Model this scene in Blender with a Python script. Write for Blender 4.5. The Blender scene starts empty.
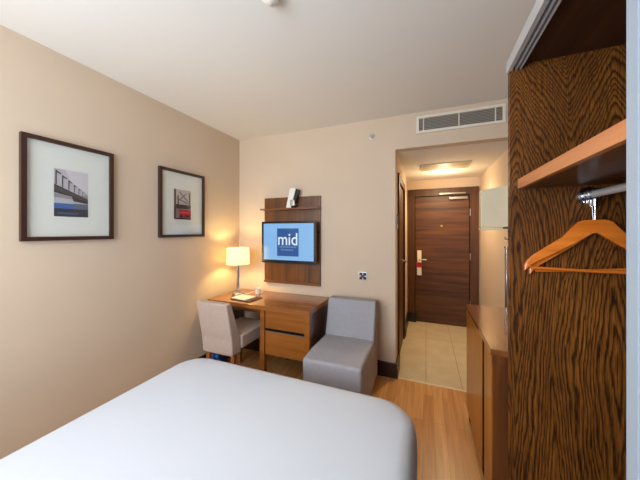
import bpy, bmesh, math, random
from mathutils import Vector, Matrix
random.seed(4)
PI = math.pi
C = bpy.context.scene.collection
S = bpy.context.scene

# ---------------------------------------------------------------- camera
cam_d = bpy.data.cameras.new('camera'); cam = bpy.data.objects.new('camera', cam_d); C.objects.link(cam)
cam.location = (0, 0, 1.4)
cam.rotation_euler = (PI/2, 0, math.atan(106/264))
cam_d.sensor_width = 36; cam_d.lens = 36*264/640
cam_d.shift_y = -9/640
cam_d.clip_start = 0.02
S.camera = cam

# ---------------------------------------------------------------- world, light, exposure
W = bpy.data.worlds.new('world'); S.world = W; W.use_nodes = True
W.node_tree.nodes['Background'].inputs[0].default_value = (0.62, 0.78, 1.0, 1)
W.node_tree.nodes['Background'].inputs[1].default_value = 1.0
S.view_settings.view_transform = 'Standard'; S.view_settings.look = 'None'
S.view_settings.exposure = 0.0; S.view_settings.gamma = 1; S.view_settings.use_curve_mapping = False

def light(name, kind, loc, rot, energy, col, **kw):
    d = bpy.data.lights.new(name, kind); o = bpy.data.objects.new(name, d); C.objects.link(o)
    o.location = loc; o.rotation_euler = rot; d.energy = energy; d.color = col
    for k, v in kw.items(): setattr(d, k, v)
    return o
# daylight entering by the window in the wall behind the camera
light('window_daylight', 'AREA', (-1.15, -0.99, 1.55), (PI/2+0.22, 0, 0), 104, (0.80, 0.90, 1.0), shape='RECTANGLE', size=1.55, size_y=1.5)
# warm fill spot added over the bed head, behind the camera; no such lamp is seen
light('bedroom_fill_spot', 'SPOT', (-0.75, -0.35, 2.46), (0, 0, 0), 34, (1.0, 0.84, 0.66), spot_size=2.6, spot_blend=0.8, shadow_soft_size=0.06)
# hall downlight
light('hall_downlight_lamp', 'SPOT', (0.217, 3.76, 2.165), (0, 0, 0), 60, (1.0, 0.74, 0.42), spot_size=2.8, spot_blend=0.8, shadow_soft_size=0.04)
light('hall_fill_point', 'POINT', (0.217, 3.76, 2.02), (0, 0, 0), 10, (1.0, 0.76, 0.46), shadow_soft_size=0.05)  # extra fill light added below the downlight, no fitting of its own
# bulb inside the desk lamp's shade
light('desk_lamp_bulb', 'POINT', (-1.88, 2.31, 1.13), (0, 0, 0), 10, (1.0, 0.73, 0.29), shadow_soft_size=0.03)

# ---------------------------------------------------------------- materials
def lin(c):
    return tuple(((v/255)/12.92 if v/255 <= 0.04045 else ((v/255+0.055)/1.055)**2.4) for v in c) + (1,)
def mat(name, col, rough=0.5, metal=0, spec=0.5, emis=None, estr=0, bump=0, bscale=200, coat=0, var=0, vscale=3):
    m = bpy.data.materials.new(name); m.use_nodes = True
    nt = m.node_tree; b = nt.nodes['Principled BSDF']
    b.inputs['Base Color'].default_value = lin(col); b.inputs['Roughness'].default_value = rough
    b.inputs['Metallic'].default_value = metal; b.inputs['Specular IOR Level'].default_value = spec
    b.inputs['Coat Weight'].default_value = coat; b.inputs['Coat Roughness'].default_value = 0.08
    if emis: b.inputs['Emission Color'].default_value = lin(emis); b.inputs['Emission Strength'].default_value = estr
    tc = nt.nodes.new('ShaderNodeTexCoord')
    if bump:
        n = nt.nodes.new('ShaderNodeTexNoise'); n.inputs['Scale'].default_value = bscale; n.inputs['Detail'].default_value = 3
        bp = nt.nodes.new('ShaderNodeBump'); bp.inputs['Strength'].default_value = bump; bp.inputs['Distance'].default_value = 0.01
        nt.links.new(tc.outputs['Object'], n.inputs['Vector']); nt.links.new(n.outputs[0], bp.inputs['Height']); nt.links.new(bp.outputs[0], b.inputs['Normal'])
    if var:
        n = nt.nodes.new('ShaderNodeTexNoise'); n.inputs['Scale'].default_value = vscale; n.inputs['Detail'].default_value = 4
        r = nt.nodes.new('ShaderNodeValToRGB')
        r.color_ramp.elements[0].position = 0.3; r.color_ramp.elements[1].position = 0.7
        r.color_ramp.elements[0].color = lin(tuple(max(0, v*(1-var)) for v in col)); r.color_ramp.elements[1].color = lin(tuple(min(255, v*(1+var)) for v in col))
        nt.links.new(tc.outputs['Object'], n.inputs['Vector']); nt.links.new(n.outputs[0], r.inputs[0]); nt.links.new(r.outputs[0], b.inputs['Base Color'])
    return m
def math_node(nt, op, a, b=None):
    n = nt.nodes.new('ShaderNodeMath'); n.operation = op
    for i, v in enumerate((a, b)):
        if v is None: continue
        if isinstance(v, (int, float)): n.inputs[i].default_value = v
        else: nt.links.new(v, n.inputs[i])
    return n.outputs[0]
def wood(name, dark, light_, grain='X', scale=1.0, rough=0.3, coat=0.0, contrast=1.0):
    """straight-grained veneer: stretched noise along the grain axis"""
    m = bpy.data.materials.new(name); m.use_nodes = True; nt = m.node_tree; b = nt.nodes['Principled BSDF']
    tc = nt.nodes.new('ShaderNodeTexCoord'); mp = nt.nodes.new('ShaderNodeMapping')
    s = {'X': (1.2, 22, 22), 'Y': (22, 1.2, 22), 'Z': (22, 22, 1.2)}[grain]
    mp.inputs['Scale'].default_value = tuple(v*scale for v in s)
    n = nt.nodes.new('ShaderNodeTexNoise'); n.inputs['Scale'].default_value = 1.0; n.inputs['Detail'].default_value = 6; n.inputs['Roughness'].default_value = 0.6; n.inputs['Distortion'].default_value = 0.4
    r = nt.nodes.new('ShaderNodeValToRGB')
    r.color_ramp.elements[0].position = 0.5-0.22/contrast; r.color_ramp.elements[1].position = 0.5+0.2/contrast
    r.color_ramp.elements[0].color = lin(dark); r.color_ramp.elements[1].color = lin(light_)
    nt.links.new(tc.outputs['Object'], mp.inputs[0]); nt.links.new(mp.outputs[0], n.inputs['Vector'])
    nt.links.new(n.outputs[0], r.inputs[0]); nt.links.new(r.outputs[0], b.inputs['Base Color'])
    b.inputs['Roughness'].default_value = rough; b.inputs['Coat Weight'].default_value = coat; b.inputs['Coat Roughness'].default_value = 0.08
    return m
def oak_cathedral(name):
    """plain-sawn stained oak: growth rings cut by the panel, with knots of arches, in object X-Z"""
    m = bpy.data.materials.new(name); m.use_nodes = True; nt = m.node_tree; b = nt.nodes['Principled BSDF']
    L = nt.links.new
    tc = nt.nodes.new('ShaderNodeTexCoord'); sp = nt.nodes.new('ShaderNodeSeparateXYZ'); L(tc.outputs['Object'], sp.inputs[0])
    x, z = sp.outputs['X'], sp.outputs['Z']
    def noise(sx, sz, detail=2, off=0.0, rough=0.5):
        mp = nt.nodes.new('ShaderNodeMapping'); mp.inputs['Scale'].default_value = (sx, 0.01, sz); mp.inputs['Location'].default_value = (off, 0, off*1.7)
        n = nt.nodes.new('ShaderNodeTexNoise'); n.inputs['Scale'].default_value = 1; n.inputs['Detail'].default_value = detail; n.inputs['Roughness'].default_value = rough
        L(tc.outputs['Object'], mp.inputs[0]); L(mp.outputs[0], n.inputs['Vector']); return n.outputs[0]
    n1 = math_node(nt, 'SUBTRACT', noise(6, 1.6, 2, 3.1), 0.5)
    n2 = math_node(nt, 'SUBTRACT', noise(45, 6, 3, 7.7), 0.5)
    xw = math_node(nt, 'ADD', x, math_node(nt, 'MULTIPLY', n1, 0.07))
    def leaf(x0, d, z0, taper, quad, floor_):
        dx = math_node(nt, 'SUBTRACT', xw, x0)
        r = math_node(nt, 'SQRT', math_node(nt, 'ADD', math_node(nt, 'MULTIPLY', dx, dx), d*d))
        dz_ = math_node(nt, 'SUBTRACT', z, z0)
        g = math_node(nt, 'SQRT', math_node(nt, 'ADD', math_node(nt, 'MULTIPLY', dz_, dz_), floor_))
        up = math_node(nt, 'MAXIMUM', dz_, 0.0)
        g2 = math_node(nt, 'MULTIPLY', math_node(nt, 'MULTIPLY', up, up), quad)
        return math_node(nt, 'ADD', math_node(nt, 'ADD', r, g2), math_node(nt, 'MULTIPLY', g, taper))
    fa = leaf(0.050, 0.008, 0.87, 0.062, 0.16, 0.002)     # heart with its knot low down, arches above it
    fb = math_node(nt, 'SUBTRACT', leaf(-0.275, 0.006, 1.30, 0.060, 0.32, 0.002), -0.03)   # second heart along the front edge
    sm = nt.nodes.new('ShaderNodeMath'); sm.operation = 'SMOOTH_MIN'; sm.inputs[2].default_value = 0.03
    L(fa, sm.inputs[0]); L(fb, sm.inputs[1])
    fib = noise(260, 8, 4, 1.3, 0.7)
    n3 = math_node(nt, 'SUBTRACT', noise(160, 14, 2, 5.3), 0.5)
    r2 = math_node(nt, 'ADD', sm.outputs[0], math_node(nt, 'MULTIPLY', n2, 0.015))
    r2 = math_node(nt, 'ADD', r2, math_node(nt, 'MULTIPLY', n3, 0.011))
    r2 = math_node(nt, 'ADD', r2, math_node(nt, 'MULTIPLY', math_node(nt, 'SINE', math_node(nt, 'MULTIPLY', sm.outputs[0], 70)), 0.006))
    ring = math_node(nt, 'FRACT', math_node(nt, 'MULTIPLY', r2, 76))
    cr = nt.nodes.new('ShaderNodeValToRGB'); e = cr.color_ramp.elements
    e[0].position = 0.0; e[0].color = lin((58, 31, 10)); e[1].position = 1.0; e[1].color = lin((56, 30, 10))
    for p, c in ((0.12, (92, 54, 19)), (0.34, (160, 98, 36)), (0.66, (146, 88, 32)), (0.9, (104, 61, 21))):
        k = e.new(p); k.color = lin(c)
    L(ring, cr.inputs[0])
    fr = nt.nodes.new('ShaderNodeValToRGB'); fr.color_ramp.elements[0].position = 0.36; fr.color_ramp.elements[1].position = 0.56
    fr.color_ramp.elements[0].color = (0.10, 0.07, 0.05, 1); fr.color_ramp.elements[1].color = (1, 1, 1, 1); L(fib, fr.inputs[0])
    mx = nt.nodes.new('ShaderNodeMix'); mx.data_type = 'RGBA'; mx.blend_type = 'MULTIPLY'; mx.inputs['Factor'].default_value = 0.85
    L(cr.outputs[0], mx.inputs['A']); L(fr.outputs[0], mx.inputs['B'])
    br = nt.nodes.new('ShaderNodeValToRGB'); br.color_ramp.elements[0].position = 0.3; br.color_ramp.elements[1].position = 0.7
    br.color_ramp.elements[0].color = (0.42, 0.38, 0.35, 1); br.color_ramp.elements[1].color = (1, 1, 1, 1); L(noise(5, 1.8, 3, 11.0), br.inputs[0])
    my = nt.nodes.new('ShaderNodeMix'); my.data_type = 'RGBA'; my.blend_type = 'MULTIPLY'; my.inputs['Factor'].default_value = 0.8
    L(mx.outputs['Result'], my.inputs['A']); L(br.outputs[0], my.inputs['B'])
    L(my.outputs['Result'], b.inputs['Base Color'])
    b.inputs['Roughness'].default_value = 0.42; b.inputs['Specular IOR Level'].default_value = 0.4
    return m
def planks(name):
    """laminate boards running along Y"""
    m = bpy.data.materials.new(name); m.use_nodes = True; nt = m.node_tree; b = nt.nodes['Principled BSDF']; L = nt.links.new
    tc = nt.nodes.new('ShaderNodeTexCoord')
    mp = nt.nodes.new('ShaderNodeMapping'); mp.inputs['Rotation'].default_value = (0, 0, PI/2); mp.inputs['Location'].default_value = (0.3, 0.02, 0)
    L(tc.outputs['Object'], mp.inputs[0])
    bk = nt.nodes.new('ShaderNodeTexBrick'); bk.offset = 0.37; bk.inputs['Scale'].default_value = 1
    bk.inputs['Brick Width'].default_value = 0.9; bk.inputs['Row Height'].default_value = 0.075; bk.inputs['Mortar Size'].default_value = 0.0008
    bk.inputs['Color1'].default_value = lin((204, 140, 78)); bk.inputs['Color2'].default_value = lin((224, 166, 102)); bk.inputs['Mortar'].default_value = lin((160, 104, 56))
    bk.inputs['Bias'].default_value = 0.0
    L(mp.outputs[0], bk.inputs['Vector'])
    mq = nt.nodes.new('ShaderNodeMapping'); mq.inputs['Scale'].default_value = (34, 2.2, 1); L(tc.outputs['Object'], mq.inputs[0])
    n = nt.nodes.new('ShaderNodeTexNoise'); n.inputs['Scale'].default_value = 1; n.inputs['Detail'].default_value = 5; n.inputs['Distortion'].default_value = 0.8; L(mq.outputs[0], n.inputs['Vector'])
    r = nt.nodes.new('ShaderNodeValToRGB'); r.color_ramp.elements[0].position = 0.35; r.color_ramp.elements[1].position = 0.65
    r.color_ramp.elements[0].color = (0.72, 0.66, 0.6, 1); r.color_ramp.elements[1].color = (1, 1, 1, 1); L(n.outputs[0], r.inputs[0])
    mx = nt.nodes.new('ShaderNodeMix'); mx.data_type = 'RGBA'; mx.blend_type = 'MULTIPLY'; mx.inputs['Factor'].default_value = 0.8
    L(bk.outputs['Color'], mx.inputs['A']); L(r.outputs[0], mx.inputs['B']); L(mx.outputs['Result'], b.inputs['Base Color'])
    b.inputs['Roughness'].default_value = 0.33
    return m
def tiles(name):
    m = bpy.data.materials.new(name); m.use_nodes = True; nt = m.node_tree; b = nt.nodes['Principled BSDF']; L = nt.links.new
    tc = nt.nodes.new('ShaderNodeTexCoord')
    mp = nt.nodes.new('ShaderNodeMapping'); mp.inputs['Location'].default_value = (0.0, -0.12, 0); L(tc.outputs['Object'], mp.inputs[0])
    bk = nt.nodes.new('ShaderNodeTexBrick'); bk.offset = 0; bk.inputs['Scale'].default_value = 1
    bk.inputs['Brick Width'].default_value = 0.3; bk.inputs['Row Height'].default_value = 1.2; bk.inputs['Mortar Size'].default_value = 0.0025
    bk.inputs['Color1'].default_value = lin((208, 190, 156)); bk.inputs['Color2'].default_value = lin((216, 198, 164)); bk.inputs['Mortar'].default_value = lin((150, 128, 96))
    L(mp.outputs[0], bk.inputs['Vector'])
    n = nt.nodes.new('ShaderNodeTexNoise'); n.inputs['Scale'].default_value = 6; n.inputs['Detail'].default_value = 5; L(tc.outputs['Object'], n.inputs['Vector'])
    r = nt.nodes.new('ShaderNodeValToRGB'); r.color_ramp.elements[0].position = 0.3; r.color_ramp.elements[1].position = 0.7
    r.color_ramp.elements[0].color = (0.86, 0.84, 0.8, 1); r.color_ramp.elements[1].color = (1, 1, 1, 1); L(n.outputs[0], r.inputs[0])
    mx = nt.nodes.new('ShaderNodeMix'); mx.data_type = 'RGBA'; mx.blend_type = 'MULTIPLY'; mx.inputs['Factor'].default_value = 1
    L(bk.outputs['Color'], mx.inputs['A']); L(r.outputs[0], mx.inputs['B']); L(mx.outputs['Result'], b.inputs['Base Color'])
    b.inputs['Roughness'].default_value = 0.28
    return m
def emit(name, col, strength=1.0, gloss=False):
    m = bpy.data.materials.new(name); m.use_nodes = True; nt = m.node_tree; b = nt.nodes['Principled BSDF']
    b.inputs['Base Color'].default_value = (0.01, 0.01, 0.01, 1); b.inputs['Roughness'].default_value = 0.15
    b.inputs['Emission Color'].default_value = lin(col); b.inputs['Emission Strength'].default_value = strength
    return m
def shade_mat(name):
    m = bpy.data.materials.new(name); m.use_nodes = True; nt = m.node_tree; nt.nodes.clear()
    o = nt.nodes.new('ShaderNodeOutputMaterial'); mx = nt.nodes.new('ShaderNodeMixShader'); mx.inputs[0].default_value = 0.64
    d = nt.nodes.new('ShaderNodeBsdfDiffuse'); d.inputs[0].default_value = lin((245, 238, 220))
    t = nt.nodes.new('ShaderNodeBsdfTranslucent'); t.inputs[0].default_value = lin((250, 240, 210))
    nt.links.new(d.outputs[0], mx.inputs[1]); nt.links.new(t.outputs[0], mx.inputs[2]); nt.links.new(mx.outputs[0], o.inputs[0])
    return m
def glass_mat(name, gloss=0.06, rough=0.02):
    m = bpy.data.materials.new(name); m.use_nodes = True; nt = m.node_tree; nt.nodes.clear()
    o = nt.nodes.new('ShaderNodeOutputMaterial'); mx = nt.nodes.new('ShaderNodeMixShader'); mx.inputs[0].default_value = gloss
    t = nt.nodes.new('ShaderNodeBsdfTransparent'); g = nt.nodes.new('ShaderNodeBsdfGlossy'); g.inputs['Roughness'].default_value = rough
    nt.links.new(t.outputs[0], mx.inputs[1]); nt.links.new(g.outputs[0], mx.inputs[2]); nt.links.new(mx.outputs[0], o.inputs[0])
    return m

M = dict(
    wall=mat('wall_paint', (208, 186, 162), 0.85, bump=0.05, bscale=300, var=0.015, vscale=1.5),
    ceil=mat('ceiling_paint', (226, 222, 215), 0.9),
    floor=planks('oak_laminate'), tile=tiles('beige_tiles'),
    base=mat('dark_skirting', (52, 30, 20), 0.35, var=0.15, vscale=8),
    oak=oak_cathedral('stained_oak_veneer'),
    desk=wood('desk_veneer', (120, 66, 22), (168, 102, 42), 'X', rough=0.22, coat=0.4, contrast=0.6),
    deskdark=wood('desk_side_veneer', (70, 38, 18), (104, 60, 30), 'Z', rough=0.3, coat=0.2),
    board=wood('walnut_board', (72, 39, 13), (124, 74, 27), 'Z', rough=0.32, coat=0.2),
    boardx=wood('walnut_shelf', (96, 52, 22), (140, 84, 38), 'X', rough=0.35, coat=0.2),
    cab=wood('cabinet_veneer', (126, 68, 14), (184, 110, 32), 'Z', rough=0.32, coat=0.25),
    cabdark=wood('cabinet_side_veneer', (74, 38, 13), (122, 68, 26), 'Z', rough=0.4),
    cabtop=wood('cabinet_top_veneer', (110, 62, 30), (146, 90, 46), 'Y', rough=0.14, coat=0.9),
    door=wood('entry_door_veneer', (50, 26, 6), (104, 58, 14), 'X', scale=0.8, rough=0.5, coat=0.0, contrast=1.2),
    doorframe=wood('door_frame_wood', (54, 28, 7), (92, 51, 15), 'Z', rough=0.5, coat=0.0),
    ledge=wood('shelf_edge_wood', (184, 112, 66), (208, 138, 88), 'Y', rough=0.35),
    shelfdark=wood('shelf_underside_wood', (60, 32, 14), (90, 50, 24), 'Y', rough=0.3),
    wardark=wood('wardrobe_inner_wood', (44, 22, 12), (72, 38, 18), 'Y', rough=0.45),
    hang=wood('hanger_wood', (206, 102, 28), (236, 136, 50), 'X', rough=0.25, coat=0.5),
    chairleg=wood('chair_leg_wood', (140, 82, 40), (180, 116, 64), 'Z', rough=0.35),
    frame=wood('picture_frame_wood', (46, 26, 20), (66, 38, 28), 'Z', rough=0.35),
    mount=mat('picture_mount', (214, 216, 208), 0.8),
    glass=glass_mat('picture_glass', 0.05, 0.05), winglass=glass_mat('window_glass', 0.05),
    chrome=mat('chrome', (200, 200, 205), 0.15, metal=1),
    steel=mat('brushed_steel', (176, 172, 165), 0.35, metal=1),
    alu=mat('track_aluminium', (205, 205, 205), 0.4, metal=0.4),
    stile=mat('door_stile_paint', (158, 170, 182), 0.4),
    mirror=mat('grey_door_panel', (150, 162, 175), 0.3),
    white=mat('white_plastic', (226, 222, 212), 0.4), 
    whitepaint=mat('white_enamel', (242, 230, 200), 0.35, coat=0.3),
    sheet=mat('white_bed_linen', (203, 208, 218), 0.9, bump=0.25, bscale=3.5),
    valance=mat('bed_base_fabric', (92, 78, 66), 0.9, bump=0.1),
    headboard=mat('headboard_fabric', (120, 100, 84), 0.85, bump=0.1),
    grey=mat('grey_chair_fabric', (158, 155, 160), 0.9, bump=0.25, bscale=500, var=0.02, vscale=40),
    beige=mat('beige_chair_fabric', (188, 166, 152), 0.85, bump=0.25, bscale=500, var=0.02, vscale=40),
    black=mat('black_plastic', (18, 17, 18), 0.25), darkgrey=mat('dark_grey_metal', (60, 56, 52), 0.4),
    recess=mat('dark_recess', (12, 7, 5), 0.9, spec=0.1),
    louver=mat('grey_louvers', (168, 160, 148), 0.5), ventback=mat('vent_shadow_gap', (112, 104, 94), 0.8),
    ventwhite=mat('vent_frame_paint', (222, 212, 196), 0.5),
    ventmid=mat('hall_vent_gap', (130, 116, 94), 0.8), ventdim=mat('hall_vent_grey', (196, 180, 154), 0.6),
    paper=mat('paper', (232, 224, 206), 0.7), leather=mat('brown_leather', (70, 42, 26), 0.4),
    cup=mat('white_ceramic', (236, 228, 210), 0.25),
    red=mat('red_card', (190, 34, 34), 0.5), blue=mat('blue_polythene', (28, 74, 130), 0.3, bump=0.6, bscale=30, var=0.5, vscale=30),
    threshold=mat('threshold_strip', (226, 206, 170), 0.35),
    lampshade=shade_mat('cream_lampshade'),
    glow=emit('downlight_lens', (255, 232, 190), 9.0), bulb=emit('bulb_glow', (255, 220, 160), 6.0),
    screen=emit('tv_screen_blue', (134, 186, 236), 0.95), logo=emit('tv_logo_blue', (28, 84, 152), 0.9), txt=emit('tv_text_white', (226, 238, 250), 0.95), txtdim=emit('tv_text_pale', (120, 160, 205), 0.8),
    brass=mat('brass', (190, 160, 100), 0.3, metal=1),
    pink=mat('switch_plate', (206, 184, 158), 0.4), cardbrown=mat('brown_card_holder', (88, 44, 24), 0.4),
)

# ---------------------------------------------------------------- helpers
def box(bm, x0, x1, y0, y1, z0, z1, bev=0.0, seg=2):
    r = bmesh.ops.create_cube(bm, size=1)
    vs = r['verts']
    bmesh.ops.scale(bm, vec=(x1-x0, y1-y0, z1-z0), verts=vs)
    bmesh.ops.translate(bm, vec=((x0+x1)/2, (y0+y1)/2, (z0+z1)/2), verts=vs)
    if bev:
        ed = list({e for v in vs for e in v.link_edges})
        bmesh.ops.bevel(bm, geom=ed, offset=bev, segments=seg, profile=0.5, affect='EDGES')
    return bm
def B(*a, **k): return box(bmesh.new(), *a, **k)
def cyl(bm, p, q, r0, r1=None, seg=24, caps=True):
    p = Vector(p); q = Vector(q); r1 = r0 if r1 is None else r1
    r = bmesh.ops.create_cone(bm, cap_ends=caps, segments=seg, radius1=r0, radius2=r1, depth=(q-p).length)
    rot = Vector((0, 0, 1)).rotation_difference((q-p).normalized()).to_matrix().to_4x4()
    bmesh.ops.transform(bm, matrix=Matrix.Translation((p+q)/2) @ rot, verts=r['verts'])
    return bm
def tube(bm, pts, r, seg=10, closed=False):
    pts = [Vector(p) for p in pts]; rings = []; n = len(pts); up = None
    for i, p in enumerate(pts):
        if closed: t = pts[(i+1) % n]-pts[i-1]
        else: t = pts[min(i+1, n-1)]-pts[max(i-1, 0)]
        t.normalize()
        if up is None: up = Vector((0, 0, 1)) if abs(t.z) < 0.9 else Vector((1, 0, 0))
        a = t.cross(up)
        if a.length < 1e-4: a = t.cross(Vector((0, 1, 0)))
        a.normalize(); b = a.cross(t).normalized(); up = b
        rr = r[i] if isinstance(r, (list, tuple)) else r
        rings.append([bm.verts.new(p + a*math.cos(2*PI*k/seg)*rr + b*math.sin(2*PI*k/seg)*rr) for k in range(seg)])
    for i in range(n if closed else n-1):
        A, Bq = rings[i], rings[(i+1) % n]
        for k in range(seg): bm.faces.new((A[k], A[(k+1) % seg], Bq[(k+1) % seg], Bq[k]))
    if not closed:
        bm.faces.new(rings[0][::-1]); bm.faces.new(rings[-1])
    return bm
def lathe(bm, cx, cy, prof, seg=40):
    rings = []
    for r, z in prof:
        rings.append([bm.verts.new((cx+max(r, 1e-4)*math.cos(2*PI*k/seg), cy+max(r, 1e-4)*math.sin(2*PI*k/seg), z)) for k in range(seg)])
    for A, Bq in zip(rings, rings[1:]):
        for k in range(seg): bm.faces.new((A[k], A[(k+1) % seg], Bq[(k+1) % seg], Bq[k]))
    return bm
def prism(bm, pts, axis, a0, a1, bev=0):
    """polygon pts extruded along axis ('X','Y' or 'Z')"""
    def P(u, v, w): return {'X': (w, u, v), 'Y': (u, w, v), 'Z': (u, v, w)}[axis]
    A = [bm.verts.new(P(u, v, a0)) for u, v in pts]; Bq = [bm.verts.new(P(u, v, a1)) for u, v in pts]
    n = len(pts); fs = [bm.faces.new(A), bm.faces.new(Bq[::-1])]
    for i in range(n): fs.append(bm.faces.new((A[i], Bq[i], Bq[(i+1) % n], A[(i+1) % n])))
    bmesh.ops.recalc_face_normals(bm, faces=fs)
    if bev:
        bmesh.ops.bevel(bm, geom=list({e for f in fs for e in f.edges}), offset=bev, segments=3, profile=0.5, affect='EDGES')
    return bm
def slab(bm, x0, x1, y0, y1, rings, cr, seg=8):
    """stack of rounded rectangles; rings = [(inset, z)]; first and last are capped"""
    R = []
    for ins, z in rings:
        a0, a1, b0, b1 = x0+ins, x1-ins, y0+ins, y1-ins; r = max(cr-ins*0.5, 0.02)
        r = min(r, (a1-a0)/2-1e-3, (b1-b0)/2-1e-3); ring = []
        for cx_, cy_, s0 in ((a1-r, b1-r, 0), (a0+r, b1-r, PI/2), (a0+r, b0+r, PI), (a1-r, b0+r, 3*PI/2)):
            for k in range(seg+1):
                t = s0+PI/2*k/seg; ring.append(bm.verts.new((cx_+r*math.cos(t), cy_+r*math.sin(t), z)))
        R.append(ring)
    n = len(R[0])
    for A, Bq in zip(R, R[1:]):
        for k in range(n): bm.faces.new((A[k], A[(k+1) % n], Bq[(k+1) % n], Bq[k]))
    bm.faces.new(R[0][::-1]); bm.faces.new(R[-1])
    return bm
def obj(name, bm, m, parent=None, smooth=35, origin=None, kind=None):
    """link a bmesh given in world coordinates as one object whose origin is its base centre (or its parent's origin)"""
    if parent is not None: o0 = parent_world(parent)
    elif origin is not None: o0 = Vector(origin)
    else:
        xs = [v.co.x for v in bm.verts]; ys = [v.co.y for v in bm.verts]; zs = [v.co.z for v in bm.verts]
        o0 = Vector(((min(xs)+max(xs))/2, (min(ys)+max(ys))/2, min(zs)))
    bmesh.ops.recalc_face_normals(bm, faces=bm.faces[:])
    bmesh.ops.translate(bm, vec=-o0, verts=bm.verts[:])
    me = bpy.data.meshes.new(name); bm.to_mesh(me); bm.free()
    for mm in (m if isinstance(m, list) else [m]): me.materials.append(mm)
    if smooth:
        for p in me.polygons: p.use_smooth = True
        me.set_sharp_from_angle(angle=math.radians(smooth))
    o = bpy.data.objects.new(name, me); C.objects.link(o)
    if smooth:
        wn = o.modifiers.new('weighted', 'WEIGHTED_NORMAL'); wn.keep_sharp = True; wn.weight = 80
    if parent is not None: o.parent = parent
    else: o.location = o0
    if kind: o['kind'] = kind
    return o
def parent_world(p):
    v = Vector((0, 0, 0))
    while p is not None: v = v + p.location; p = p.parent
    return v
def tag(o, label, cat, group=None):
    o['label'] = label; o['category'] = cat
    if group: o['group'] = group
    return o
def thing(name, label, cat, loc, group=None):
    o = bpy.data.objects.new(name, None); C.objects.link(o); o.location = loc
    o.empty_display_size = 0.05
    return tag(o, label, cat, group)
def struct(name, bm, m, parent=None, **k):
    o = obj(name, bm, m, parent, **k); o['kind'] = 'structure'; return o

XL, XR, YB, YR, H = -2.104, 0.95, 2.612, -0.9, 2.5
HL, HR, HY, HH = -0.272, 0.722, 4.36, 2.18

# ---------------------------------------------------------------- room shell
struct('floor', B(XL-0.1, XR+0.1, YR-0.1, YB, -0.1, 0), M['floor'], smooth=0, origin=(0, 0, 0))
struct('floor_hall', B(HL-1.0, HR+0.1, YB, HY+0.12, -0.1, 0), M['tile'], smooth=0, origin=(0, 0, 0))
struct('trim_1', B(HL, HR, YB-0.012, YB+0.012, 0, 0.003, bev=0.001), M['threshold'])
struct('ceiling', B(XL-0.1, XR+0.1, YR-0.1, YB+0.1, H, H+0.1), M['ceil'], smooth=0)
struct('ceiling_hall', B(HL-0.1, HR+0.1, YB+0.1, HY+0.12, HH, HH+0.1), M['ceil'], smooth=0)
struct('wall_left', B(XL-0.1, XL, YR-0.1, YB+0.1, 0, H), M['wall'], smooth=0)
struct('wall_right', B(XR, XR+0.1, YR-0.1, YB+0.1, 0, H), M['wall'], smooth=0)
# back wall in one piece with its opening to the hall
bm = bmesh.new()
box(bm, XL, HL, YB, YB+0.1, 0, H); box(bm, HL, HR, YB, YB+0.1, HH, H); box(bm, HR, XR, YB, YB+0.1, 0, H)
struct('wall_back', bm, M['wall'], smooth=0)
# hall left wall with the bathroom door opening
bm = bmesh.new()
box(bm, HL-0.1, HL, YB+0.1, 2.90, 0, HH); box(bm, HL-0.1, HL, 3.58, HY+0.12, 0, HH); box(bm, HL-0.1, HL, 2.90, 3.58, 1.93, HH)
struct('wall_hall_left', bm, M['wall'], smooth=0)
struct('wall_hall_right', B(HR, HR+0.1, YB+0.1, HY+0.12, 0, HH), M['wall'], smooth=0)
bm = bmesh.new()
box(bm, HL, -0.20, HY, HY+0.12, 0, HH); box(bm, 0.66, HR, HY, HY+0.12, 0, HH); box(bm, -0.20, 0.66, HY, HY+0.12, 2.0, HH)
struct('wall_hall_end', bm, M['wall'], smooth=0)
# rear wall with the window behind the camera
WX0, WX1, WZ0, WZ1 = -1.95, -0.35, 0.80, 2.30
bm = bmesh.new()
box(bm, XL, WX0, YR-0.1, YR, 0, H); box(bm, WX1, XR, YR-0.1, YR, 0, H); box(bm, WX0, WX1, YR-0.1, YR, 0, WZ0); box(bm, WX0, WX1, YR-0.1, YR, WZ1, H)
struct('wall_rear', bm, M['wall'], smooth=0)
bm = bmesh.new()
for a in ((WX0, WX0+0.05, WZ0, WZ1), (WX1-0.05, WX1, WZ0, WZ1), (WX0+0.05, WX1-0.05, WZ0, WZ0+0.05), (WX0+0.05, WX1-0.05, WZ1-0.05, WZ1), ((WX0+WX1)/2-0.025, (WX0+WX1)/2+0.025, WZ0+0.05, WZ1-0.05)):
    box(bm, a[0], a[1], YR-0.08, YR-0.03, a[2], a[3])
w = struct('window_1', bm, M['white'])
obj('window_pane', B(WX0+0.05, WX1-0.05, YR-0.058, YR-0.052, WZ0+0.05, WZ1-0.05), M['winglass'], w, kind='structure')
obj('window_sill', B(WX0-0.03, WX1+0.03, YR-0.03, YR+0.05, WZ0-0.03, WZ0, bev=0.004), M['white'], w, kind='structure')

# baseboards: two-step moulding profile
def baseboard(name, axis, a0, a1, wall, sgn):
    P = [(wall, 0), (wall+sgn*0.024, 0), (wall+sgn*0.024, 0.085), (wall+sgn*0.016, 0.098), (wall+sgn*0.016, 0.125), (wall+sgn*0.008, 0.138), (wall, 0.138)]
    return struct(name, prism(bmesh.new(), P, axis, a0, a1), M['base'])
baseboard('baseboard_back', 'X', XL+0.02, HL, YB, -1)
baseboard('baseboard_left', 'Y', YR, YB-0.024, XL, 1)
baseboard('baseboard_hall_left', 'Y', YB-0.02, 2.82, HL, 1)
baseboard('baseboard_hall_end', 'Y', 3.66, HY-0.03, HL, 1)
baseboard('baseboard_hall_right', 'Y', YB-0.02, HY-0.03, HR, -1)

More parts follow.
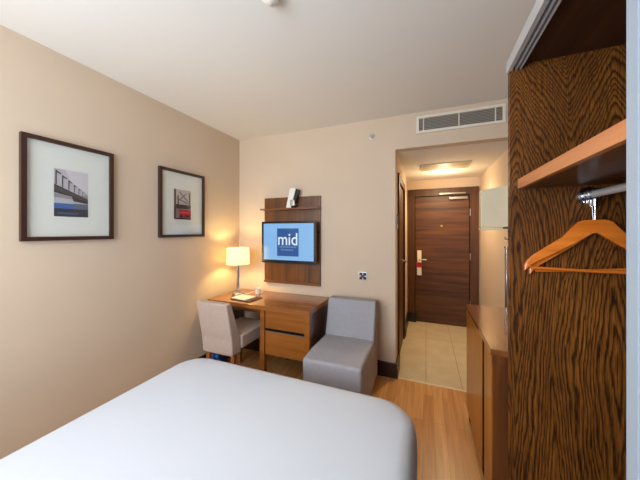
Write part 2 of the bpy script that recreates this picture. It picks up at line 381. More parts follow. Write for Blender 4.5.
# bathroom door on the hall's left side
bm = bmesh.new()
for a in ((2.82, 2.90, 0, 2.0), (3.58, 3.66, 0, 2.0), (2.90, 3.58, 1.92, 2.0)):
    box(bm, HL-0.10, HL+0.018, a[0], a[1], a[2], a[3])
d2 = struct('door_2', bm, M['doorframe'])
obj('door_leaf', B(HL-0.045, HL-0.002, 2.90, 3.58, 0.005, 1.92), M['door'], d2, kind='structure')
bm = bmesh.new(); cyl(bm, (HL-0.003, 3.50, 1.02), (HL+0.040, 3.50, 1.02), 0.011); cyl(bm, (HL+0.040, 3.51, 1.02), (HL+0.040, 3.39, 1.02), 0.009); cyl(bm, (HL-0.003, 3.50, 1.02), (HL+0.004, 3.50, 1.02), 0.026)
obj('door_handle', bm, M['steel'], d2, kind='structure')

# entry door at the end of the hall
bm = bmesh.new()
fx0, fx1, lx0, lx1, lt, ft = -0.262, 0.70, -0.163, 0.588, 1.93, 2.04
FY = HY
for a in ((fx0+0.004, lx0, 0, ft), (lx1, fx1, 0, ft), (lx0, lx1, lt, ft)):
    box(bm, a[0], a[1], FY-0.03, FY, a[2], a[3], bev=0.003)
for a in ((-0.2, lx0, 0, 1.99), (lx1, 0.66, 0, 1.99), (lx0, lx1, lt, 1.99)):
    box(bm, a[0], a[1], FY, FY+0.1, a[2], a[3])
d1 = struct('door_1', bm, M['doorframe'])
bm = bmesh.new()
for a in ((lx0-0.01, lx0+0.008, 0.0, lt), (lx1-0.008, lx1+0.01, 0.0, lt), (lx0, lx1, lt-0.008, lt+0.01)): box(bm, a[0], a[1], FY-0.012, FY+0.04, a[2], a[3])
obj('leaf_gap_shade', bm, M['recess'], d1, kind='structure')  # near-black strips put in for the shaded groove round the leaf
bm = bmesh.new(); box(bm, lx0+0.0005, lx1-0.0005, FY-0.008, FY+0.035, 0.004, lt-0.0005)
leaf = obj('door_leaf', bm, M['door'], d1, kind='structure')
bm = bmesh.new(); box(bm, -0.125, -0.065, FY-0.018, FY-0.008, 0.86, 1.10, bev=0.003)
obj('lock_plate', bm, M['whitepaint'], d1)
bm = bmesh.new(); cyl(bm, (-0.09, FY-0.018, 0.965), (-0.09, FY-0.06, 0.965), 0.011); cyl(bm, (-0.095, FY-0.06, 0.965), (0.01, FY-0.06, 0.962), 0.009)
obj('door_handle', bm, M['steel'], d1)
bm = bmesh.new(); cyl(bm, (0.217, FY-0.008, 1.477), (0.217, FY-0.016, 1.477), 0.016)
obj('peephole', bm, M['brass'], d1)
bm = bmesh.new(); box(bm, 0.32, 0.555, FY-0.05, FY-0.008, 1.865, 1.90, bev=0.004)
cl = obj('door_closer', bm, M['steel'], d1)
bm = bmesh.new(); box(bm, 0.19, 0.53, FY-0.052, FY-0.03, 1.945, 1.962, bev=0.003)
obj('closer_rail', bm, M['steel'], d1)
for z in (0.30, 0.98, 1.62):
    bm = bmesh.new(); cyl(bm, (lx1+0.002, FY-0.036, z), (lx1+0.002, FY-0.036, z+0.1), 0.007); obj('hinge', bm, M['steel'], d1)
# red and white card hanging on the lever
t = thing('door_card', 'white card with a red band hanging on the entrance door lock', 'door sign', (-0.096, FY-0.02, 0.72))
obj('white_card', B(-0.128, -0.064, FY-0.0235, FY-0.0185, 0.72, 0.92), M['white'], t)
obj('red_band', B(-0.136, -0.056, FY-0.0265, FY-0.0235, 0.84, 0.92), M['red'], t)
bm = bmesh.new(); box(bm, HL+0.026, -0.138, FY-0.06, FY-0.032, 0.0, 0.135, bev=0.006)
tag(obj('door_stop', bm, M['black']), 'small black block at the foot of the entrance door frame', 'door stop')

# ---------------------------------------------------------------- ceiling and wall fittings
def vent(name, label, x0, x1, z0, z1):
    t = thing(name, label, 'air vent', ((x0+x1)/2, YB, z0))
    bm = bmesh.new(); b = 0.022
    for a in ((x0, x1, z0, z0+b), (x0, x1, z1-b, z1), (x0, x0+b, z0+b, z1-b), (x1-b, x1, z0+b, z1-b)): box(bm, a[0], a[1], YB-0.018, YB, a[2], a[3])
    obj('frame', bm, M['ventwhite'], t)
    obj('backing', B(x0+b, x1-b, YB-0.003, YB, z0+b, z1-b), M['ventback'], t)
    for x in (0.0+x0+0.062, 0.268, x1-0.072):
        obj('mullion', B(x-0.004, x+0.004, YB-0.017, YB-0.003, z0+b, z1-b), M['ventwhite'], t)
    n = 9; pitch = (z1-z0-2*b)/n
    for i in range(n):
        z = z0+b+pitch*(i+0.5); bm = bmesh.new()
        prism(bm, [(YB-0.013, z-pitch*0.42), (YB-0.011, z-pitch*0.42), (YB-0.004, z+pitch*0.3), (YB-0.006, z+pitch*0.3)], 'X', x0+b, x1-b)
        obj('louver', bm, M['louver'], t)
vent('wall_vent', 'long white air grille on wall above the hall opening', -0.083, 0.612, 2.298, 2.456)
t = thing('ceiling_vent', 'faint beige air grille set in the hall ceiling', 'air vent', (0.21, 3.5, HH))
bm = bmesh.new(); x0, x1, y0, y1 = -0.055, 0.47, 3.33, 3.66
for a in ((x0, x1, y0, y0+0.02), (x0, x1, y1-0.02, y1), (x0, x0+0.02, y0+0.02, y1-0.02), (x1-0.02, x1, y0+0.02, y1-0.02)): box(bm, a[0], a[1], a[2], a[3], HH-0.01, HH)
obj('frame', bm, M['ventdim'], t)
obj('backing', B(x0+0.02, x1-0.02, y0+0.02, y1-0.02, HH-0.003, HH), M['ventmid'], t)
for i in range(9):
    y = y0+0.04+i*0.031
    obj('louver', prism(bmesh.new(), [(y-0.011, HH-0.006), (y-0.011, HH-0.008), (y+0.011, HH-0.008), (y+0.011, HH-0.006)], 'X', x0+0.02, x1-0.02), M['ventdim'], t)
t = thing('ceiling_downlight', 'small round lit downlight in the hall ceiling', 'ceiling light', (0.217, 3.76, HH))
obj('trim_ring', lathe(bmesh.new(), 0.217, 3.76, [(0.034, HH-0.001), (0.036, HH-0.006), (0.052, HH-0.006), (0.056, HH), (0.034, HH)]), M['white'], t)
obj('lens', lathe(bmesh.new(), 0.217, 3.76, [(0, HH-0.003), (0.034, HH-0.003), (0.034, HH-0.001)]), M['glow'], t)
t = thing('ceiling_downlight', 'added round downlight, out of view in the bedroom ceiling above the bed head', 'ceiling light', (-0.75, -0.35, H))  # unseen fitting added to go with the warm fill spot
obj('trim_ring', lathe(bmesh.new(), -0.75, -0.35, [(0.044, H-0.001), (0.046, H-0.006), (0.060, H-0.006), (0.064, H), (0.044, H)]), M['white'], t)
obj('lens', lathe(bmesh.new(), -0.75, -0.35, [(0, H-0.003), (0.044, H-0.003), (0.044, H-0.001)]), M['glow'], t)
t = thing('smoke_detector', 'round white smoke detector on the bedroom ceiling', 'smoke detector', (-0.665, 1.045, H))
obj('base', lathe(bmesh.new(), -0.665, 1.045, [(0.055, H), (0.055, H-0.014), (0.048, H-0.02), (0, H-0.02)]), M['white'], t)
obj('sensor_head', lathe(bmesh.new(), -0.665, 1.045, [(0.040, H-0.02), (0.036, H-0.035), (0.022, H-0.046), (0, H-0.048)]), M['white'], t)
t = thing('sprinkler', 'tiny sidewall sprinkler head high on the back wall', 'sprinkler', (-0.495, YB, 2.325))
bm = bmesh.new(); cyl(bm, (-0.495, YB, 2.325), (-0.495, YB-0.006, 2.325), 0.026)
obj('rosette', bm, M['white'], t)
bm = bmesh.new(); cyl(bm, (-0.495, YB-0.006, 2.325), (-0.495, YB-0.04, 2.325), 0.009); cyl(bm, (-0.495, YB-0.04, 2.325), (-0.495, YB-0.043, 2.325), 0.018); box(bm, -0.51, -0.48, YB-0.045, YB-0.02, 2.338, 2.341)
obj('nozzle', bm, M['steel'], t)
t = thing('wall_switch', 'square steel switch plate with dark rockers beside the grey chair', 'switch', (-0.585, YB, 0.905))
obj('plate', B(-0.628, -0.542, YB-0.008, YB, 0.907, 0.993, bev=0.002), M['steel'], t)
for x in (-0.604, -0.566):
    for z in (0.931, 0.969): obj('rocker', B(x-0.015, x+0.015, YB-0.013, YB-0.008, z-0.015, z+0.015, bev=0.002), M['black'], t)
obj('centre_boss', B(-0.600, -0.570, YB-0.0145, YB-0.008, 0.935, 0.965, bev=0.002), M['darkgrey'], t)
t = thing('key_card_switch', 'pale card switch with a brown card on the hall wall', 'switch', (HL, 2.70, 1.42))
obj('plate', B(HL, HL+0.012, 2.66, 2.76, 1.42, 1.55, bev=0.002), M['pink'], t)
obj('card', B(HL+0.006, HL+0.020, 2.69, 2.73, 1.47, 1.56, bev=0.001), M['cardbrown'], t)
# white arched box on the hall's right wall, with the chrome bar below it
t = thing('wall_box', 'white wall-mounted box with gently arched top in the hall', 'wall box', (0.59, 3.0, 1.41))
bx0, bx1, bz0, bz1, by0, by1 = 0.472, HR, 1.435, 1.775, 2.82, 2.92
pts = [(bx0, bz0), (bx1, bz0)] + [(bx1-(bx1-bx0)*k/10, bz1+0.034*math.sin(PI*(0.5+0.5*k/10))) for k in range(11)]
obj('housing', prism(bmesh.new(), pts, 'Y', by0, by1, bev=0.006), M['whitepaint'], t)
obj('lower_lip', B(bx0-0.004, bx1, by0-0.012, by1, 1.408, 1.43, bev=0.004), M['whitepaint'], t)
obj('latch', B(0.64, 0.69, by0-0.018, by0-0.006, 1.42, 1.436, bev=0.003), M['darkgrey'], t)
t = thing('chrome_rail', 'slim upright chrome bar on the hall wall beneath the white box', 'wall rail', (HR, 2.93, 0.58))
bm = bmesh.new(); cyl(bm, (0.69, 2.90, 0.63), (0.69, 2.90, 1.25), 0.009); cyl(bm, (0.69, 2.935, 0.63), (0.69, 2.935, 1.25), 0.006)
obj('bars', bm, M['chrome'], t)
bm = bmesh.new(); box(bm, 0.672, HR, 2.88, 2.95, 0.575, 0.65, bev=0.012, seg=3); obj('foot_bracket', bm, M['darkgrey'], t)
bm = bmesh.new(); box(bm, 0.682, HR, 2.885, 2.95, 1.235, 1.255, bev=0.003); obj('top_bracket', bm, M['chrome'], t)
bm = bmesh.new(); cyl(bm, (HR, 2.87, 1.325), (0.67, 2.87, 1.325), 0.007); cyl(bm, (HR, 2.87, 1.325), (HR-0.006, 2.87, 1.325), 0.02); cyl(bm, (0.67, 2.87, 1.32), (0.67, 2.87, 1.345), 0.007)
tag(obj('wall_hook', bm, M['steel']), 'little steel hook on the hall wall just under the white box', 'hook')

# ---------------------------------------------------------------- framed pictures on the left wall
def picture(label, y0, y1, z0, z1, py0, py1, pz0, pz1, polys, depth=0.026, fw=0.024):
    t = thing('framed_picture', label, 'picture', (XL, (y0+y1)/2, z0), 'dark framed pictures on the left wall')
    X = XL; bm = bmesh.new()
    for a in ((y0, y1, z0, z0+fw), (y0, y1, z1-fw, z1), (y0, y0+fw, z0+fw, z1-fw), (y1-fw, y1, z0+fw, z1-fw)): box(bm, X, X+depth, a[0], a[1], a[2], a[3])
    obj('frame', bm, M['frame'], t, smooth=0)
    obj('mount', B(X, X+0.010, y0+fw, y1-fw, z0+fw, z1-fw), M['mount'], t)
    bm = bmesh.new(); mats = []; names = {}
    for k, (col, P) in enumerate(polys):
        if col not in names:
            names[col] = len(mats); mats.append(mat('print_ink', col, 0.6))
        x = X+0.0105+k*0.00012
        f = bm.faces.new([bm.verts.new((x, py0+(py1-py0)*u, pz0+(pz1-pz0)*v)) for u, v in P]); f.material_index = names[col]
    obj('print', bm, mats, t, smooth=0)
    obj('glass', B(X+0.016, X+0.018, y0+fw, y1-fw, z0+fw, z1-fw), M['glass'], t)
R = lambda a, b, c, d: [(a, c), (b, c), (b, d), (a, d)]
p1 = [((176, 172, 178), R(0, 1, 0, 1)), ((196, 192, 196), [(0.3, 1), (1, 1), (1, 0.52), (0.5, 0.75)]),
      ((140, 136, 140), R(0, 1, 0.30, 0.48)), ((168, 172, 178), [(0, 0.28), (0.55, 0.29), (1, 0.31), (1, 0.36), (0, 0.40)]),
      ((44, 42, 46), [(0, 0.68), (1, 0.40), (1, 0.30), (0.55, 0.34), (0.5, 0.44), (0, 0.50)]),
      ((74, 70, 74), [(0, 0.66), (1, 0.38), (1, 0.345), (0, 0.56)]),
      ((52, 94, 158), R(0, 0.55, 0.17, 0.28)), ((88, 96, 116), R(0.55, 1, 0.17, 0.29)), ((38, 44, 58), R(0, 1, 0, 0.17)), ((66, 80, 108), R(0.1, 0.7, 0.05, 0.09))]
for u in (0.04, 0.22, 0.40, 0.56, 0.70, 0.82, 0.92):
    s = 1-u*0.75; base = 0.68-0.28*u
    p1.append(((40, 38, 42), [(u, base), (u+0.035*s, base), (u+0.035*s, base+0.30*s), (u, base+0.31*s)]))
    p1.append(((52, 50, 54), [(u, base+0.31*s), (u+0.16*s, base+0.26*s-0.01), (u+0.16*s, base+0.22*s), (u, base+0.27*s)]))
p2 = [((150, 140, 142), R(0, 1, 0, 1)), ((176, 166, 162), R(0.1, 1, 0.45, 1)), ((44, 38, 42), R(0, 0.12, 0.05, 1)), ((60, 52, 56), R(0.2, 0.28, 0.4, 0.8)),
      ((52, 44, 48), R(0.12, 1, 0.36, 0.50)), ((120, 110, 112), R(0.12, 0.4, 0, 0.36)), ((160, 28, 40), R(0.28, 1, 0.06, 0.34)), ((198, 60, 66), R(0.36, 0.9, 0.20, 0.27)),
      ((40, 32, 38), R(0, 1, 0, 0.05)), ((60, 22, 30), R(0.32, 0.5, 0.06, 0.15)), ((60, 22, 30), R(0.66, 0.9, 0.08, 0.15)), ((86, 78, 84), [(0.3, 0.95), (0.85, 0.62), (0.85, 0.58), (0.3, 0.9)]),
      ((86, 78, 84), [(0.3, 0.62), (0.7, 0.86), (0.7, 0.9), (0.3, 0.66)]), ((70, 62, 68), R(0.88, 0.95, 0.5, 0.92)), ((96, 88, 92), [(0.15, 0.72), (0.85, 0.56), (0.85, 0.52), (0.15, 0.68)])]
picture('dark-framed photo of a grey bridge over blue water', 0.739, 1.207, 1.342, 1.953, 0.884, 1.058, 1.490, 1.783, p1)
picture('dark-framed photo with a red shape, the one nearer the desk lamp', 1.56, 2.045, 1.344, 1.951, 1.705, 1.888, 1.507, 1.780, p2)

# ---------------------------------------------------------------- TV board with shelf
t = thing('television_backboard', 'walnut wall board with a shelf, behind the television', 'backboard', (-1.385, YB, 0.815))
obj('board', B(-1.730, -1.036, YB-0.022, YB, 0.838, 1.775, bev=0.001), M['board'], t)
obj('shelf', B(-1.730, -1.036, YB-0.115, YB-0.022, 1.632, 1.648, bev=0.001), M['boardx'], t)
obj('bottom_ledge', B(-1.730, -1.036, YB-0.04, YB, 0.815, 0.838, bev=0.001), M['boardx'], t)
obj('joint_strip', B(-1.730, -1.036, YB-0.0245, YB-0.022, 1.385, 1.392), M['recess'], t)
# television
tvx0, tvx1, tvz0, tvz1, ty = -1.700, -1.048, 1.052, 1.503, 2.49
t = thing('television', 'flat television showing a blue square logo on pale blue', 'television', ((tvx0+tvx1)/2, 2.52, tvz0))
bm = bmesh.new(); b = 0.022
for a in ((tvx0, tvx1, tvz0, tvz0+0.034), (tvx0, tvx1, tvz1-b, tvz1), (tvx0, tvx0+b, tvz0+0.034, tvz1-b), (tvx1-b, tvx1, tvz0+0.034, tvz1-b)): box(bm, a[0], a[1], ty, ty+0.03, a[2], a[3])
obj('bezel', bm, M['black'], t, smooth=0)
obj('back_cover', B(tvx0+0.01, tvx1-0.01, ty+0.026, ty+0.06, tvz0+0.01, tvz1-0.01, bev=0.012), M['black'], t)
obj('wall_bracket', B(-1.47, -1.27, ty+0.06, YB-0.022, 1.20, 1.36), M['darkgrey'], t)
scr = obj('screen', B(tvx0+b, tvx1-b, ty+0.006, ty+0.02, tvz0+0.034, tvz1-b), M['screen'], t)
lx, lx2, lz, lz2 = -1.505, -1.245, 1.130, 1.428
obj('logo_square', B(lx, lx2, ty+0.0045, ty+0.006, lz, lz2), M['logo'], scr)
def text(s, size, x, z, y, m, parent, name, sx=1, squeeze=1):
    cu = bpy.data.curves.new('tmp', 'FONT'); cu.body = s; cu.size = size; cu.align_x = 'CENTER'; cu.extrude = 0.0006; cu.offset = 0.001*size/0.15
    o = bpy.data.objects.new('tmp', cu); C.objects.link(o); bpy.context.view_layer.update()
    me = bpy.data.meshes.new_from_object(o.evaluated_get(bpy.context.evaluated_depsgraph_get()))
    bpy.data.objects.remove(o)
    bm = bmesh.new(); bm.from_mesh(me)
    bmesh.ops.transform(bm, matrix=Matrix.Translation((x, y, z)) @ Matrix.Rotation(PI/2, 4, 'X') @ Matrix.Diagonal((sx, 1, 1, 1)), verts=bm.verts[:])
    return obj(name, bm, m, parent, smooth=0)
text('mid', 0.185, (lx+lx2)/2, 1.25, ty+0.0035, M['txt'], scr, 'logo_lettering', sx=0.90)
for zz, (a, b_) in ((1.222, (0.03, 0.2)), (1.19, (0.05, 0.17))):
    bm = bmesh.new(); q = lx+a
    while q < lx+a+(b_-a)+0.03:
        box(bm, q, q+0.012, ty+0.0035, ty+0.0045, zz, zz+0.014); q += 0.019
    obj('small_lettering', bm, M['txtdim'], scr, smooth=0)
# small leaning device on the shelf
t = thing('shelf_device', 'slanted white device with dark side standing on the television shelf', 'device', (-1.33, YB-0.06, 1.648))
bm = bmesh.new(); prism(bm, [(-1.405, 1.649), (-1.345, 1.649), (-1.285, 1.855), (-1.355, 1.862)], 'Y', YB-0.105, YB-0.075, bev=0.004); obj('white_shell', bm, M['white'], t)
bm = bmesh.new(); prism(bm, [(-1.345, 1.65), (-1.315, 1.65), (-1.255, 1.84), (-1.29, 1.85)], 'Y', YB-0.095, YB-0.045, bev=0.004); obj('dark_back', bm, M['black'], t)
obj('cradle', B(-1.355, -1.30, YB-0.11, YB-0.06, 1.67, 1.735, bev=0.008), M['steel'], t)

# ---------------------------------------------------------------- desk
dx0, dx1, dy0, dy1, dz = -2.058, -0.926, 2.055, 2.585, 0.712
t = thing('desk', 'brown wooden writing desk with two drawers against the back wall', 'desk', ((dx0+dx1)/2, (dy0+dy1)/2, 0))
obj('desktop', B(dx0, dx1, dy0, dy1, dz-0.042, dz, bev=0.002), M['desk'], t)
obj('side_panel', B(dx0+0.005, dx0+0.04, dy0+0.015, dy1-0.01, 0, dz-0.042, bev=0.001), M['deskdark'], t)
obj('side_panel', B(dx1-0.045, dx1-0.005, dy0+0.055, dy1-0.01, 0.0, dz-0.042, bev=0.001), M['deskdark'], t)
obj('leg', B(dx1-0.05, dx1-0.003, dy0+0.012, dy0+0.055, 0, dz-0.042, bev=0.001), M['desk'], t)
obj('leg', B(-1.428, -1.384, dy0+0.012, dy0+0.055, 0, dz-0.042, bev=0.001), M['desk'], t)
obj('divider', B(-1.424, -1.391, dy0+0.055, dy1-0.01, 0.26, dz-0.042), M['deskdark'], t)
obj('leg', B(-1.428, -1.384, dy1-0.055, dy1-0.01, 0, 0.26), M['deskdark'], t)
obj('drawer_carcass', B(-1.391, dx1-0.045, dy0+0.05, dy1-0.012, 0.262, dz-0.042), M['recess'], t)
obj('apron', B(dx0+0.04, -1.428, dy0+0.06, dy0+0.078, dz-0.09, dz-0.042), M['deskdark'], t)
obj('drawer', B(-1.380, dx1-0.053, dy0+0.022, dy0+0.05, 0.505, dz-0.046, bev=0.002), M['desk'], t)
obj('drawer', B(-1.380, dx1-0.053, dy0+0.022, dy0+0.05, 0.262, 0.475, bev=0.002), M['desk'], t)
obj('drawer_pull', B(-1.380, dx1-0.053, dy0+0.014, dy0+0.05, 0.478, 0.486), M['steel'], t)
# lamp
LX, LY = -1.88, 2.31
t = thing('desk_lamp', 'lit table lamp with a cream drum shade on the desk', 'lamp', (LX, LY, dz))
obj('base', lathe(bmesh.new(), LX, LY, [(0, dz), (0.066, dz), (0.068, dz+0.004), (0.066, dz+0.022), (0.058, dz+0.028), (0.012, dz+0.032), (0, dz+0.032)]), M['steel'], t)
obj('stem', lathe(bmesh.new(), LX, LY, [(0.012, dz+0.03), (0.016, dz+0.10), (0.015, dz+0.22), (0.010, dz+0.33), (0.008, dz+0.37)]), M['chrome'], t)
sh = lathe(bmesh.new(), LX, LY, [(0.119, 1.046), (0.114, 1.218), (0.1125, 1.218), (0.1175, 1.046), (0.119, 1.046)])
obj('lamp_shade', sh, M['lampshade'], t)
bm = bmesh.new()
for k in range(3):
    a = 2*PI*k/3; cyl(bm, (LX+0.01*math.cos(a), LY+0.01*math.sin(a), 1.20), (LX+0.113*math.cos(a), LY+0.113*math.sin(a), 1.205), 0.002, seg=6)
cyl(bm, (LX, LY, 1.08), (LX, LY, 1.20), 0.0025, seg=8)
obj('shade_spider', bm, M['steel'], t)
pts = [(LX+0.05, LY+0.03, dz+0.008), (LX+0.08, LY+0.06, dz+0.005), (LX+0.11, LY+0.10, dz+0.02), (LX+0.12, LY+0.16, dz+0.012), (LX+0.11, LY+0.235, dz+0.006), (LX+0.08, LY+0.268, dz+0.008)]
obj('cord', tube(bmesh.new(), pts, 0.003, seg=6), M['white'], t)
# folder with papers
def rot_box(x, y, z0, z1, w, d, a, bev=0.001):
    bm = B(-w/2, w/2, -d/2, d/2, z0, z1, bev=bev)
    bmesh.ops.transform(bm, matrix=Matrix.Translation((x, y, 0)) @ Matrix.Rotation(a, 4, 'Z'), verts=bm.verts[:]); return bm
tag(obj('leather_folder', rot_box(-1.695, 2.215, dz, dz+0.008, 0.25, 0.19, -0.10), M['leather']), 'flat brown leather folder lying on the desk under papers', 'folder')
tag(obj('paper_sheets', rot_box(-1.72, 2.205, dz+0.008, dz+0.018, 0.19, 0.15, -0.12), M['paper']), 'cream papers lying on the leather folder before the lamp', 'papers')
t = thing('cup', 'small white cup on the desk beside the lamp', 'cup', (-1.70, 2.42, dz))
obj('body', lathe(bmesh.new(), -1.70, 2.42, [(0, dz+0.001), (0.022, dz+0.001), (0.026, dz+0.006), (0.033, dz+0.065), (0.030, dz+0.065), (0.023, dz+0.01), (0, dz+0.008)]), M['cup'], t)
obj('handle', tube(bmesh.new(), [(-1.67, 2.42, dz+0.052), (-1.652, 2.42, dz+0.052), (-1.645, 2.42, dz+0.036), (-1.655, 2.42, dz+0.02), (-1.674, 2.42, dz+0.018)], 0.004, seg=8), M['cup'], t)

# ---------------------------------------------------------------- desk chair (back to the camera)
cx0, cx1 = -1.868, -1.532
t = thing('desk_chair', 'beige upholstered chair with its back turned, pushed under the desk', 'chair', ((cx0+cx1)/2, 2.06, 0))
bm = bmesh.new(); prism(bm, [(1.812, 0.318), (1.93, 0.318), (1.915, 0.46), (1.80, 0.79), (1.735, 0.785), (1.80, 0.46)], 'X', cx0, cx1, bev=0.014)
obj('backrest', bm, M['beige'], t)
bm = bmesh.new(); box(bm, cx0+0.004, cx1+0.012, 1.92, 2.35, 0.345, 0.475, bev=0.022, seg=3)
obj('seat', bm, M['beige'], t)
for x in (cx0+0.03, cx1-0.03):
    for y, dy in ((1.87, -0.03), (2.29, 0.0)):
        bm = bmesh.new(); box(bm, x-0.019, x+0.019, y-0.019, y+0.019, 0, 0.345, bev=0.002)
        for v in bm.verts:
            if v.co.z < 0.1: v.co.y += dy; v.co.x = x+(v.co.x-x)*0.75
        obj('leg', bm, M['chairleg'], t)
# crumpled blue bag on the floor below the desk
bm = bmesh.new(); bmesh.ops.create_icosphere(bm, subdivisions=4, radius=1)
for v in bm.verts:
    n = v.co.normalized(); k = 1+0.16*math.sin(7*n.x+3*n.z)*math.cos(6*n.y+2)+0.07*math.sin(19*n.z+11*n.x)
    v.co = Vector((-2.0+n.x*0.055*k, 2.14+n.y*0.11*k, max(0.0, 0.075+n.z*0.085*k)))
tag(obj('blue_bag', bm, M['blue']), 'crumpled blue plastic bag on the floor behind the desk chair', 'bag')

# ---------------------------------------------------------------- grey slipper chair
sx0, sx1 = -0.872, -0.415
t = thing('slipper_chair', 'low armless grey upholstered chair between desk and hall opening', 'chair', ((sx0+sx1)/2, 2.15, 0))
bm = bmesh.new(); prism(bm, [(1.815, 0.06), (2.30, 0.06), (2.32, 0.445), (2.0, 0.452), (1.803, 0.437)], 'X', sx0, sx1, bev=0.022)
obj('seat', bm, M['grey'], t)
bm = bmesh.new(); prism(bm, [(2.295, 0.06), (2.49, 0.06), (2.515, 0.757), (2.39, 0.762), (2.30, 0.44)], 'X', sx0-0.002, sx1-0.004, bev=0.018)
obj('backrest', bm, M['grey'], t)
for x in (sx0+0.05, sx1-0.05):
    for y in (1.87, 2.44):
        bm = bmesh.new(); box(bm, x-0.02, x+0.02, y-0.02, y+0.02, 0, 0.062, bev=0.003); obj('leg', bm, M['base'], t)

# ---------------------------------------------------------------- bed
t = thing('bed', 'wide bed with smooth white linen filling the foreground', 'bed', (-0.77, 0.35, 0))
obj('base', B(-1.50, -0.07, -0.72, 1.36, 0.04, 0.27, bev=0.01), M['valance'], t)
bm = slab(bmesh.new(), -1.585, -0.036, -0.72, 1.47, [(0.05, 0.16), (0.012, 0.17), (0.0, 0.22), (-0.004, 0.34), (0.0, 0.43), (0.012, 0.475), (0.035, 0.503), (0.07, 0.517), (0.14, 0.525), (0.28, 0.530), (0.45, 0.532), (0.62, 0.533)], 0.17, seg=10)
for v in bm.verts:
    if v.co.z < 0.45: v.co.x += 0.006*math.sin(v.co.y*9); v.co.y += 0.006*math.sin(v.co.x*8+1)
obj('duvet', bm, M['sheet'], t, smooth=60)
for x in (-1.42, -0.15):
    for y in (-0.64, 1.28): obj('leg', B(x-0.03, x+0.03, y-0.03, y+0.03, 0, 0.045), M['black'], t)
obj('headboard', B(-1.60, 0.0, -0.83, -0.735, 0.0, 1.05, bev=0.02), M['headboard'], t)

# ---------------------------------------------------------------- low cabinet
kx0, kx1, ky0, ky1, kz = 0.284, 0.90, 1.445, 2.262, 0.848
t = thing('low_cabinet', 'low glossy brown cabinet between wardrobe and hall', 'cabinet', ((kx0+kx1)/2, (ky0+ky1)/2, 0))
obj('body', B(kx0+0.022, kx1, ky0+0.018, ky1-0.018, 0.085, kz-0.028), M['recess'], t)
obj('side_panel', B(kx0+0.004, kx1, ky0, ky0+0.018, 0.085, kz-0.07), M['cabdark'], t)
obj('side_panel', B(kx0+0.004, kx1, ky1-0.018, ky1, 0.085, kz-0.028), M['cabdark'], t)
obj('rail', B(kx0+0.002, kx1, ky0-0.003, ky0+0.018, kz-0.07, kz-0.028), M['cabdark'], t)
obj('top', B(kx0-0.004, kx1, ky0-0.004, ky1+0.006, kz-0.028, kz, bev=0.0015), M['cabtop'], t)
obj('door', B(kx0, kx0+0.022, 1.668, ky1-0.002, 0.087, kz-0.034, bev=0.001), M['cab'], t)
obj('gap_shade_strip', B(kx0+0.003, kx0+0.022, 1.612, 1.668, 0.087, kz-0.034), M['recess'], t)  # almost flush dark strip; shade of the door gap put in as colour
obj('door', B(kx0, kx0+0.022, ky0+0.002, 1.612, 0.087, kz-0.034, bev=0.001), M['cab'], t)
for x in (kx0+0.03, kx1-0.05):
    for y in (ky0+0.04, ky1-0.05): obj('foot', B(x-0.018, x+0.022, y-0.02, y+0.02, 0, 0.086, bev=0.002), M['recess'], t)

# ---------------------------------------------------------------- wardrobe
wx0, wx1, wy0, wy1, wz = 0.345, XR-0.005, -0.80, 1.402, 2.13
t = thing('wardrobe', 'open wardrobe of dark grained oak with sliding door', 'wardrobe', ((wx0+wx1)/2, 0.3, 0))
obj('end_panel', B(wx0, wx1, wy1, wy1+0.028, 0, wz+0.03, bev=0.001), M['oak'], t)
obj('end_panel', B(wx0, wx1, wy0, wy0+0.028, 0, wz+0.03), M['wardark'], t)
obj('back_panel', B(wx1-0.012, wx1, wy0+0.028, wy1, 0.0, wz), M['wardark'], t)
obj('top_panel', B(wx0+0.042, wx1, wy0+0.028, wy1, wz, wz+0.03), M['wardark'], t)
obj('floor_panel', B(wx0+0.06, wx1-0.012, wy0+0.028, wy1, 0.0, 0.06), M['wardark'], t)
tr = bmesh.new()   # double-channel top track
for a, b_ in ((wx0-0.008, wx0+0.008), (wx0+0.020, wx0+0.026), (wx0+0.036, wx0+0.042)): box(tr, a, b_, wy0, wy1+0.02, wz-0.022, wz+0.02)
box(tr, wx0-0.008, wx0+0.042, wy0, wy1+0.02, wz+0.02, wz+0.028)
obj('door_track', tr, M['alu'], t, smooth=0)
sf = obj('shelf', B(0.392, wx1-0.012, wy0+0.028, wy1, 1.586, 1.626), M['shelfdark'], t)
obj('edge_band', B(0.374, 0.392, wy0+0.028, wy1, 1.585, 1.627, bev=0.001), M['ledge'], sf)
bm = bmesh.new(); tube(bm, [(0.61, wy0+0.028, 1.545), (0.61, wy1, 1.545)], 0.0135, seg=20)
rl = obj('hanging_rail', bm, M['alu'], t)
bm = bmesh.new(); cyl(bm, (0.61, wy1, 1.545), (0.61, wy1-0.008, 1.545), 0.034); cyl(bm, (0.61, wy1-0.008, 1.545), (0.61, wy1-0.014, 1.545), 0.021)
for a in (0.7, 2.8, 4.9): cyl(bm, (0.61+0.027*math.cos(a), wy1-0.008, 1.545+0.027*math.sin(a)), (0.61+0.027*math.cos(a), wy1-0.012, 1.545+0.027*math.sin(a)), 0.004, seg=10)
obj('rail_socket', bm, M['chrome'], rl)
dr = obj('sliding_door', B(wx0+0.006, wx0+0.017, wy0+0.06, 0.641, 0.03, wz-0.03), M['mirror'], t)
obj('door_stile', B(wx0+0.002, wx0+0.021, 0.641, 0.672, 0.012, wz-0.012, bev=0.002), M['stile'], dr)
obj('bottom_track', B(wx0, wx0+0.058, wy0+0.03, wy1, 0, 0.012), M['alu'], t)

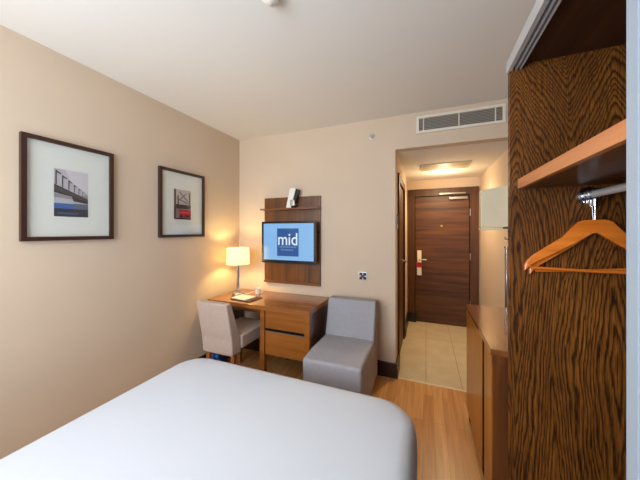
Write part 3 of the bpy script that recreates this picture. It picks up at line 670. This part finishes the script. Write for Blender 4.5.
# hangers
def arc(cx_, cz_, r, a0, a1, n): return [(cx_+r*math.cos(a0+(a1-a0)*k/n), 0, cz_+r*math.sin(a0+(a1-a0)*k/n)) for k in range(n+1)]
def hanger(label, y, yaw, roll):
    t = thing('coat_hanger', label, 'hanger', (0, 0, 0), 'wooden coat hangers on the rail')
    # local: origin on the rail's axis, X along the shoulders
    bm = bmesh.new(); n = 22; top = []; bot = []
    TT = [(0, -0.098), (0.035, -0.099), (0.05, -0.106), (0.075, -0.137), (0.10, -0.168), (0.15, -0.208), (0.19, -0.241), (0.21, -0.262), (0.222, -0.288)]
    TB = [(0, -0.153), (0.01, -0.155), (0.06, -0.193), (0.115, -0.230), (0.18, -0.272), (0.205, -0.292), (0.215, -0.305), (0.222, -0.314)]
    def tab(T, x):
        for (x0, a), (x1, b_) in zip(T, T[1:]):
            if x <= x1+1e-9: return a+(b_-a)*(x-x0)/(x1-x0)
    for k in range(-n, n+1):
        u = abs(k)/n; x = 0.222*k/n
        yy = 0.006*u*u
        top.append((x, yy, tab(TT, abs(x)))); bot.append((x, yy, tab(TB, abs(x))))
    w = 0.010; V = []
    for (a, b_) in zip(top, bot):
        V.append([bm.verts.new((a[0], a[1]-w*0.7, a[2]-0.003)), bm.verts.new((a[0], a[1]+w*0.7, a[2]-0.003)), bm.verts.new((b_[0], b_[1]+w, b_[2])), bm.verts.new((b_[0], b_[1]-w, b_[2]))])
    for A, Bq in zip(V, V[1:]):
        for k in range(4): bm.faces.new((A[k], A[(k+1) % 4], Bq[(k+1) % 4], Bq[k]))
    bm.faces.new(V[0]); bm.faces.new(V[-1][::-1])
    bmesh.ops.bevel(bm, geom=bm.edges[:], offset=0.002, segments=2, profile=0.5, affect='EDGES')
    shoulders = obj('shoulders', bm, M['hang'], t)
    bm = bmesh.new(); tube(bm, [(-0.210, 0.004, -0.282), (-0.198, 0.004, -0.300), (0, 0.002, -0.302), (0.198, 0.004, -0.300), (0.210, 0.004, -0.282)], 0.0062, seg=10)
    obj('trouser_bar', bm, M['hang'], t)
    bm = bmesh.new(); R0 = 0.0195
    tube(bm, [(0, 0, -0.105), (0, 0, -0.035)] + [(R0*math.cos(a), 0, R0*math.sin(a)) for a in [(-PI/2+2*PI*k/18*0.94) for k in range(19)]], 0.0026, seg=8)
    obj('hook', bm, M['chrome'], t)
    bm = bmesh.new(); cyl(bm, (0, 0, -0.048), (0, 0, -0.022), 0.011); obj('collar', bm, M['chrome'], t)
    t.location = (0.61, y, 1.545); t.rotation_euler = (0, roll, yaw)
    return t
hanger('front wooden coat hanger, nearer of two on the rail', 1.350, math.radians(-1), math.radians(0.5))
hanger('rear wooden coat hanger, close against the oak panel', 1.378, math.radians(0.2), math.radians(-4.0))
